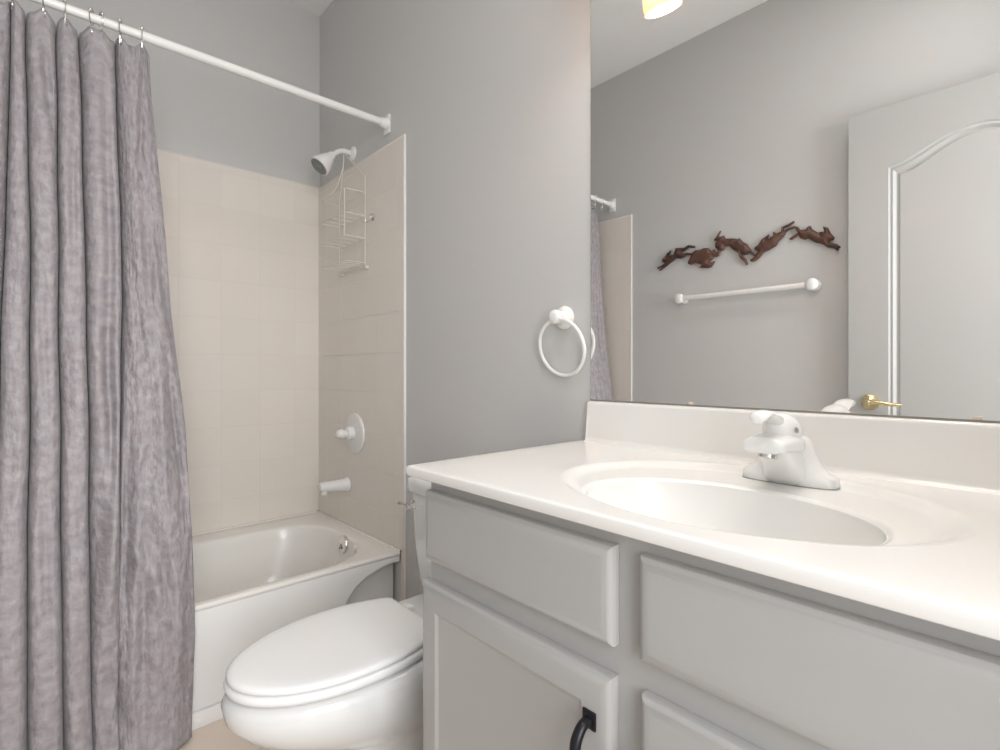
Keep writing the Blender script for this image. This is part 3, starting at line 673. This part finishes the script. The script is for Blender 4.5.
# ---- sink top
EI = (2.090, -0.343, 0.190, 0.136); EO = (2.083, -0.279, 0.262, 0.203)
def build_top():
    root = empty('countertop', (2.1, -0.26, CT)); tag(root, 'white cultured marble vanity top with an integral oval sink', 'countertop')
    x0, x1, yf, yb = 1.600, XE-.001, -0.5215, -0.001
    bm = bmesh.new()
    def hz(x, y):
        so = math.hypot((x-EO[0])/EO[2], (y-EO[1])/EO[3]); si = math.hypot((x-EI[0])/EI[2], (y-EI[1])/EI[3])
        d = (so-1)*min(EO[2], EO[3]); z = CT
        z += .0014*math.exp(-(d/.009)**2)*sstep(-.47, -.30, y) - .0085*(1-sstep(-.024, .006, d))*sstep(-.50, -.40, y)
        if si < 1.0: z -= .118*(1-si**2.6)**.62+.004
        else: z -= .004*math.exp(-(((si-1)*.15)/.004)**2)
        return z
    e = .0035; cx, cy = EI[0], EI[1]
    angs = [2*PI*k/300 for k in range(300)]
    for X, Y in ((x0, yf), (x1, yf), (x1, yb), (x0, yb)): angs.append(math.atan2(Y-cy, X-cx) % (2*PI))
    angs = sorted(angs); n = len(angs)
    def ray_ell(a, E):
        dx, dy = math.cos(a), math.sin(a); ox, oy = cx-E[0], cy-E[1]
        A = (dx/E[2])**2+(dy/E[3])**2; Bq = 2*(ox*dx/E[2]**2+oy*dy/E[3]**2); Cq = (ox/E[2])**2+(oy/E[3])**2-1
        return (-Bq+math.sqrt(Bq*Bq-4*A*Cq))/(2*A)
    def ray_rect(a, ins):
        dx, dy = math.cos(a), math.sin(a); t = 9
        if dx > 1e-9: t = min(t, (x1-cx)/dx)
        if dx < -1e-9: t = min(t, (x0+ins-cx)/dx)
        if dy > 1e-9: t = min(t, (yb-cy)/dy)
        if dy < -1e-9: t = min(t, (yf+ins-cy)/dy)
        return t
    rings = []
    for sfr in [.03, .12, .22, .32, .42, .52, .60, .68, .75, .81, .86, .90, .93, .955, .972, .984, .992, .997, .9995]:
        rings.append([(cx+math.cos(a)*ray_ell(a, EI)*sfr, cy+math.sin(a)*ray_ell(a, EI)*sfr, None) for a in angs])
    for sfr in (1.001, 1.006, 1.013, 1.022):
        rings.append([(cx+math.cos(a)*ray_ell(a, EI)*sfr, cy+math.sin(a)*ray_ell(a, EI)*sfr, None) for a in angs])
    for k in range(1, 31):
        t = k/30; row = []
        for a in angs:
            r1 = ray_ell(a, EI)*1.022; r2 = max(ray_ell(a, EO)+.012, r1+.006); rr = r1+(min(r2, ray_rect(a, e)-.004)-r1)*t
            row.append((cx+math.cos(a)*rr, cy+math.sin(a)*rr, None))
        rings.append(row)
    last = rings[-1]
    for k in range(1, 5):
        t = k/5; rings.append([(p[0]+(cx+math.cos(a)*ray_rect(a, e)-p[0])*t, p[1]+(cy+math.sin(a)*ray_rect(a, e)-p[1])*t, None) for a, p in zip(angs, last)])
    for q in (0, 15, 30, 45, 60, 75, 90):
        ins = e*(1-math.sin(math.radians(q))); dz = e*(1-math.cos(math.radians(q)))
        rings.append([(cx+math.cos(a)*ray_rect(a, ins), cy+math.sin(a)*ray_rect(a, ins), CT-(dz if ray_rect(a, 0) != ray_rect(a, .003) else 0)) for a in angs])
    zb = CT-.0185
    rings.append([(cx+math.cos(a)*ray_rect(a, 0), cy+math.sin(a)*ray_rect(a, 0), zb+.002) for a in angs])
    rings.append([(cx+math.cos(a)*ray_rect(a, .002), cy+math.sin(a)*ray_rect(a, .002), zb) for a in angs])
    rings.append([(cx+math.cos(a)*(ray_ell(a, EI)+.01), cy+math.sin(a)*(ray_ell(a, EI)+.01), zb) for a in angs])
    loft(bm, [[(x, y, hz(x, y) if z is None else z) for x, y, z in r] for r in rings], True, False)
    slab = obj('counter_slab', bm, 'marble', root, angle=62)
    bm = bmesh.new(); r0 = .0045   # backsplash with a coved foot
    x0b = 1.622
    sec = [(-.001, CT-.004), (-.034, CT-.004), (-.030, CT+.0015), (-.025, CT+.005), (-.0225, CT+.012), (-.0215, CT+.09), (-.0205, CT+.0955), (-.017, CT+.098), (-.001, CT+.098)]
    rings = [[(x, y, z) for y, z in sec] for x in (x0b+.002, x0b+.006, XE-.002)]
    rings[0] = [(x0b+.0015+(0.0 if z > CT+.01 else -.004), y, min(z, CT+.096)) for y, z in sec]
    loft(bm, rings); bmesh.ops.triangulate(bm, faces=[f for f in bm.faces if len(f.verts) > 4])
    obj('backsplash', bm, 'marble', root, angle=50)
    bm = bmesh.new(); lathe(bm, [(.024, 0), (.023, .003), (.016, .0035), (.015, .001), (.002, .003)], (EI[0], EI[1]+.005, CT-.1205), (0, 0, 1), 28); obj('drain', bm, 'chrome', root)
build_top()

# ---- faucet
def build_faucet():
    fx, fy, fz = 2.107, -0.112, CT-.0085
    root = empty('faucet', (fx, fy, fz)); tag(root, 'white single-lever faucet at the back of the oval sink', 'faucet')
    def ring(zz, hx, hy, p, n=48, cx=fx, cy=fy):
        return [Vector((cx+hx*(1 if math.cos(a) > 0 else -1)*abs(math.cos(a))**(2/p), cy+hy*(1 if math.sin(a) > 0 else -1)*abs(math.sin(a))**(2/p), zz)) for a in [2*PI*k/n for k in range(n)]]
    # base plate flaring up into the body
    bm = bmesh.new()
    P = [(0, .070, .026, 3.2, 0), (.002, .071, .027, 3.2, 0), (.013, .0705, .0265, 3.0, 0), (.018, .066, .025, 2.8, 0), (.023, .057, .024, 2.6, 0), (.030, .050, .0235, 2.4, -.001), (.040, .0445, .0235, 2.3, -.002), (.052, .0405, .0245, 2.2, -.006), (.064, .0375, .0255, 2.1, -.010), (.073, .0345, .025, 2, -.014), (.079, .029, .021, 2, -.016), (.081, .02, .015, 2, -.016)]
    loft(bm, [ring(fz+a, b, c, p, cy=fy+d) for a, b, c, p, d in P]); obj('base', bm, 'plastic', root, angle=70)
    # sloping skirt between base and spout
    bm = bmesh.new()
    loft(bm, [ring(fz+a, b, c, 3.0, cy=fy+d) for a, b, c, d in ((.001, .0345, .0275, -.001), (.012, .0335, .031, -.007), (.028, .0315, .037, -.016), (.044, .029, .041, -.027), (.058, .026, .042, -.034))]); obj('skirt', bm, 'plastic', root, angle=60)
    # spout: broad hood reaching forward over the bowl
    bm = bmesh.new(); rings = []
    S = [(.004, .022, .012, .060), (-.015, .0315, .0175, .0615), (-.035, .0325, .0190, .0640), (-.058, .0320, .0180, .0660), (-.080, .0310, .0165, .0670), (-.100, .0300, .0155, .0670), (-.110, .0285, .0145, .0670), (-.1125, .0265, .0125, .0670)]
    for dy, hx, hzz, zc in S:
        n = 36; rr = []
        for k in range(n):
            a = 2*PI*k/n; c, s = math.cos(a), math.sin(a); q = 2/3.0
            rr.append(Vector((fx+hx*(1 if c > 0 else -1)*abs(c)**q, fy+dy, fz+zc+hzz*(1 if s > 0 else -1)*abs(s)**q*(1 if s > 0 else .62))))
        rings.append(rr)
    loft(bm, rings); obj('spout', bm, 'plastic', root, angle=60)
    bm = bmesh.new(); lathe(bm, [(.0135, 0), (.0135, .010), (.011, .012), (.010, .008), (.001, .008)], (fx, fy-.088, fz+.060), (0, -.18, -1), 24); obj('aerator', bm, 'chrome', root)
    bm = bmesh.new(); loft(bm, [ring(fz-.001, .0715, .0275, 3.2), ring(fz+.0012, .0717, .0277, 3.2)]); obj('gasket', bm, 'edge', root)
    # egg-shaped cap with the lever tongue
    bm = bmesh.new(); ax = Vector((0, -.93, .30)).normalized(); o = Vector((fx, fy+.010, fz+.074)); L = .080
    prof = [(.0270*math.sqrt(max(0, 1-(2*t-1)**2))**.9+.0004, L*t) for t in [0, .01, .035, .08, .14, .22, .32, .44, .56, .68, .78, .86, .92, .965, .99, 1]]
    lathe(bm, prof, o, ax, 36); cap = obj('dome_cap', bm, 'plastic', root, angle=60)
    bm = bmesh.new(); rings = []
    LV = [(-.034, .088, .004, .004), (-.052, .0965, .009, .0055), (-.070, .1075, .0165, .0075), (-.088, .1135, .0165, .0065), (-.104, .1175, .0155, .0055), (-.116, .1165, .0145, .0065), (-.125, .112, .012, .0065), (-.129, .108, .006, .004)]
    for dy, z, hx, hh in LV:
        n = 24
        rings.append([Vector((fx+hx*math.cos(2*PI*k/n), fy+dy, fz+z+hh*math.sin(2*PI*k/n))) for k in range(n)])
    loft(bm, rings); obj('lever', bm, 'plastic', root, angle=60)
    bm = bmesh.new(); lathe(bm, [(.0045, 0), (.0045, .0016), (.002, .0022)], (fx+.0255, fy-.046, fz+.090), (1, -.2, .25), 14); obj('index_button', bm, 'nickel', root)
build_faucet()

# ================================================================ MIRROR
def build_mirror():
    root = empty('mirror', (2.1, 0, 1.45)); tag(root, 'large frameless wall mirror standing on the backsplash', 'mirror')
    x0, x1, z0, z1 = 1.621, XE-.004, CT+.0985, 1.985
    obj('mirror_glass', B(x0, x1, -.0055, -.0005, z0+.0012, z1, .0004, 1), 'mirror', root, smooth=False)
    obj('mirror_channel', B(x0, x1, -.0075, -.0003, z0, z0+.003), 'edge', root, smooth=False)
    for x in (1.882, 2.325):
        bm = B(x-.005, x+.005, -.0085, -.0056, z0+.003, z0+.008, .001); obj('mirror_clip', bm, 'clear', root)
build_mirror()

# ---- vanity light above the mirror
def build_light():
    root = empty('vanity_light', (2.04, 0, 2.08)); tag(root, 'wall light above the mirror with warm downward glass shades', 'vanity light')
    z = 2.068
    bm = B(1.70, 2.38, -.022, 0, z-.055, z+.055, .006); obj('back_plate', bm, 'nickel', root)
    for x in (1.745, 1.942, 2.139, 2.336):
        bm = bmesh.new(); tube(bm, smooth_path([(x, -.02, z), (x, -.05, z+.004), (x, -.078, z-.012), (x, -.086, z-.045)]), .008, 12); lathe(bm, [(.022, 0), (.024, .012), (.016, .022)], (x, -.086, z-.042), (0, -.38, -1), 20)
        arm = obj('arm', bm, 'nickel', root)
        ax = Vector((0, -.38, -1)).normalized(); o = Vector((x, -.087, z-.048))
        bm = bmesh.new(); out = [(.024, .0), (.034, .018), (.039, .05), (.043, .09), (.046, .125)]
        lathe(bm, out+[(r-.003, h) for r, h in reversed(out)], o, ax, 32, cap=False)
        obj('glass_shade', bm, 'shade', arm, angle=60)
        bm = bmesh.new(); lathe(bm, [(.013, .004), (.013, .030), (.018, .045), (.020, .058), (.004, .060)], o, ax, 24)
        obj('bulb', bm, 'plastic', arm)
        d = bpy.data.lights.new('bulb_light', 'POINT'); d.energy = LAMP_POWER; d.color = LAMP_COL; d.shadow_soft_size = 0.027
        l = bpy.data.objects.new('bulb_light', d); C.objects.link(l); l.location = o+ax*.092
build_light()

# ================================================================ TOWEL RING, TOWEL BAR
RINGX = 1.541
def build_ring():
    x, z = 1.533, 1.155
    root = empty('towel_ring', (x, 0, z)); tag(root, 'white round towel ring on the wall left of the mirror', 'towel ring')
    bm = bmesh.new(); lathe(bm, [(.030, 0), (.030, .004), (.027, .010), (.018, .013), (.0155, .016), (.0150, .024), (.0175, .028), (.0185, .036), (.0180, .043), (.015, .048), (.006, .050)], (x, 0, z), (0, -1, 0), 32); obj('post', bm, 'enamel', root, angle=60)
    bm = bmesh.new(); R = .0735; tl = math.radians(4)
    tl = math.radians(-12); c = Vector((RINGX, -.0235, 1.149-R*math.cos(tl)))
    tube(bm, [c+Vector((R*math.cos(a), R*math.sin(a)*math.sin(tl), R*math.sin(a)*math.cos(tl))) for a in [2*PI*k/64 for k in range(64)]], .0048, 12, closed=True)
    obj('ring', bm, 'enamel', root, angle=80)
build_ring()
def build_bar():
    y0 = YW; root = empty('towel_bar', (1.38, y0, 1.38)); tag(root, 'white towel bar on the far wall below the hare sculpture, in the mirror', 'towel bar')
    bm = bmesh.new(); lathe(bm, [(.0125, 0), (.0125, .606)], (1.078, y0+.050, 1.3805), (1, 0, 0), 20); obj('bar', bm, 'enamel', root)
    for x in (1.078, 1.682):
        bm = bmesh.new(); lathe(bm, [(.024, 0), (.024, .004), (.020, .010), (.0175, .016), (.0175, .030), (.022, .036), (.0260, .044), (.0260, .056), (.022, .064), (.012, .067), (.003, .068)], (x, y0, 1.381), (0, 1, 0), 28); obj('post', bm, 'enamel', root, angle=60)
build_bar()

# ================================================================ HARE SCULPTURE (on the front wall, seen in the mirror)
def hare_points(px, sc, ox, oy):
    """outline in wall metres: x along the wall, z up; measured on the wall plane"""
    f = 518.16; yaw = math.radians(47.67); out = []
    yv = -YW-.018-(-1.0315)
    for a, b in px:
        u = ox+a/sc; v = oy+b/sc
        d = Vector((-math.sin(yaw), math.cos(yaw), 0))+Vector((math.cos(yaw), math.sin(yaw), 0))*((u-500)/f)+Vector((0, 0, 1))*((369.27-v)/f)
        t = yv/d.y; out.append((2.415+d.x*t, 1.0213+d.z*t))
    return out
HARES = [
 ('hare3', 10, 650, 210, [(70,578),(150,535),(120,512),(125,490),(150,465),(175,430),(215,398),(208,430),(178,462),(235,445),(255,402),(252,382),(340,378),(385,350),(455,360),(452,382),(392,374),(358,405),(320,422),(330,438),(370,426),(412,433),(408,452),(362,454),(312,487),(270,480),(215,522),(187,545),(160,568),(100,610),(93,597),(150,550),(80,590)]),
 ('hare2', 10, 650, 210, [(378,525),(400,480),(418,435),(458,400),(495,400),(540,380),(585,382),(618,412),(638,393),(655,420),(668,430),(690,402),(694,432),(668,470),(642,464),(627,492),(597,515),(620,532),(638,508),(652,516),(634,548),(615,572),(585,582),(490,578),(515,555),(502,540),(450,530),(410,547),(385,540)]),
 ('hare', 1, 0, 0, [(714,240),(720.3,230.5),(721.4,231),(718.3,237.4),(724,235.4),(725.6,238.5),(735,238.4),(738,239.4),(739,237.6),(743,241.8),(747.5,244.3),(751,249.5),(755,254.6),(754,256.2),(749.5,252.8),(747.3,254.7),(743.5,255.2),(741,252.5),(742.2,255.5),(746.5,259),(748.3,264.5),(746.6,265.2),(743.8,261.2),(740,257.8),(738,252.3),(733,249.7),(729,245.7),(725.2,246.3),(724,250),(720.7,251.2),(719.2,256.2),(716.8,256.7),(718.3,250.2),(715.5,247.7),(715,244),(718,240.7),(714.5,240.9)]),
 ('hare', 9.09, 740, 210, [(88,455),(125,430),(165,375),(130,362),(132,340),(165,318),(195,270),(262,220),(268,235),(240,270),(300,235),(302,195),(330,212),(372,197),(380,155),(440,128),(490,98),(498,112),(450,147),(402,165),(398,190),(430,168),(500,143),(507,160),(440,184),(417,205),(402,240),(352,285),(332,325),(270,362),(217,387),(172,442),(130,469),(103,469)]),
 ('hare2', 9.09, 740, 210, [(443,265),(488,230),(530,205),(510,180),(498,148),(530,153),(547,180),(600,175),(620,150),(640,143),(657,175),(740,222),(718,198),(770,200),(753,148),(800,163),(828,215),(862,250),(852,272),(815,282),(817,297),(880,308),(917,333),(908,350),(892,342),(902,363),(885,373),(858,347),(800,342),(745,307),(690,297),(620,260),(590,270),(550,257),(535,230),(470,272)]),
]
def build_hares():
    root = empty('wall_sculpture', (1.36, YW, 1.58)); tag(root, 'rust-brown metal wall sculpture of five leaping hares above the towel bar', 'wall sculpture')
    for m, sc, ox, oy, px in HARES:
        poly = hare_points(px, sc, ox, oy); n = len(poly)
        def inside(x, z):
            c = False
            for i in range(n):
                (x1, z1), (x2, z2) = poly[i], poly[i-1]
                if (z1 > z) != (z2 > z) and x < (x2-x1)*(z-z1)/(z2-z1)+x1: c = not c
            return c
        def near(x, z):
            best = None
            for i in range(n):
                (x1, z1), (x2, z2) = poly[i], poly[i-1]
                dx, dz = x2-x1, z2-z1; L2 = dx*dx+dz*dz or 1e-12
                t = max(0, min(1, ((x-x1)*dx+(z-z1)*dz)/L2)); qx, qz = x1+dx*t, z1+dz*t; d = math.hypot(x-qx, z-qz)
                if best is None or d < best[0]: best = (d, qx, qz)
            return best
        xs = [p[0] for p in poly]; zs = [p[1] for p in poly]; st = .0022
        nx = int((max(xs)-min(xs))/st)+2; nz = int((max(zs)-min(zs))/st)+2
        cells = [(i, j) for i in range(nx) for j in range(nz) if inside(min(xs)+(i+.5)*st, min(zs)+(j+.5)*st)]
        cs = set(cells); bm = bmesh.new(); F = {}; Bk = {}
        def vert(i, j):
            if (i, j) not in F:
                x, z = min(xs)+i*st, min(zs)+j*st; d, qx, qz = near(x, z)
                full = all((i-a, j-b) in cs for a in (0, 1) for b in (0, 1))
                if not full: x, z, d = qx, qz, 0
                h = .003+.014*math.sqrt(min(d, .016)/.016)
                F[(i, j)] = bm.verts.new((x, YW+.006+h, z)); Bk[(i, j)] = bm.verts.new((x, YW+.0062, z))
            return (i, j)
        for i, j in cells:
            k = [vert(i, j), vert(i+1, j), vert(i+1, j+1), vert(i, j+1)]
            bm.faces.new([F[q] for q in k]); bm.faces.new([Bk[q] for q in reversed(k)])
            for (a, b), nb in (((k[0], k[1]), (i, j-1)), ((k[1], k[2]), (i+1, j)), ((k[2], k[3]), (i, j+1)), ((k[3], k[0]), (i-1, j))):
                if nb not in cs: bm.faces.new((F[a], Bk[a], Bk[b], F[b]))
        cxm, czm = sum(xs)/n, sum(zs)/n
        h = obj('hare', bm, m, root, angle=50)
    bm = bmesh.new()
    for x in (1.05, 1.35, 1.66):
        bm = bmesh.new(); lathe(bm, [(.004, 0), (.004, .0065)], (x, YW, 1.60), (0, 1, 0), 8); obj('wall_pin', bm, 'hare3', root)
build_hares()
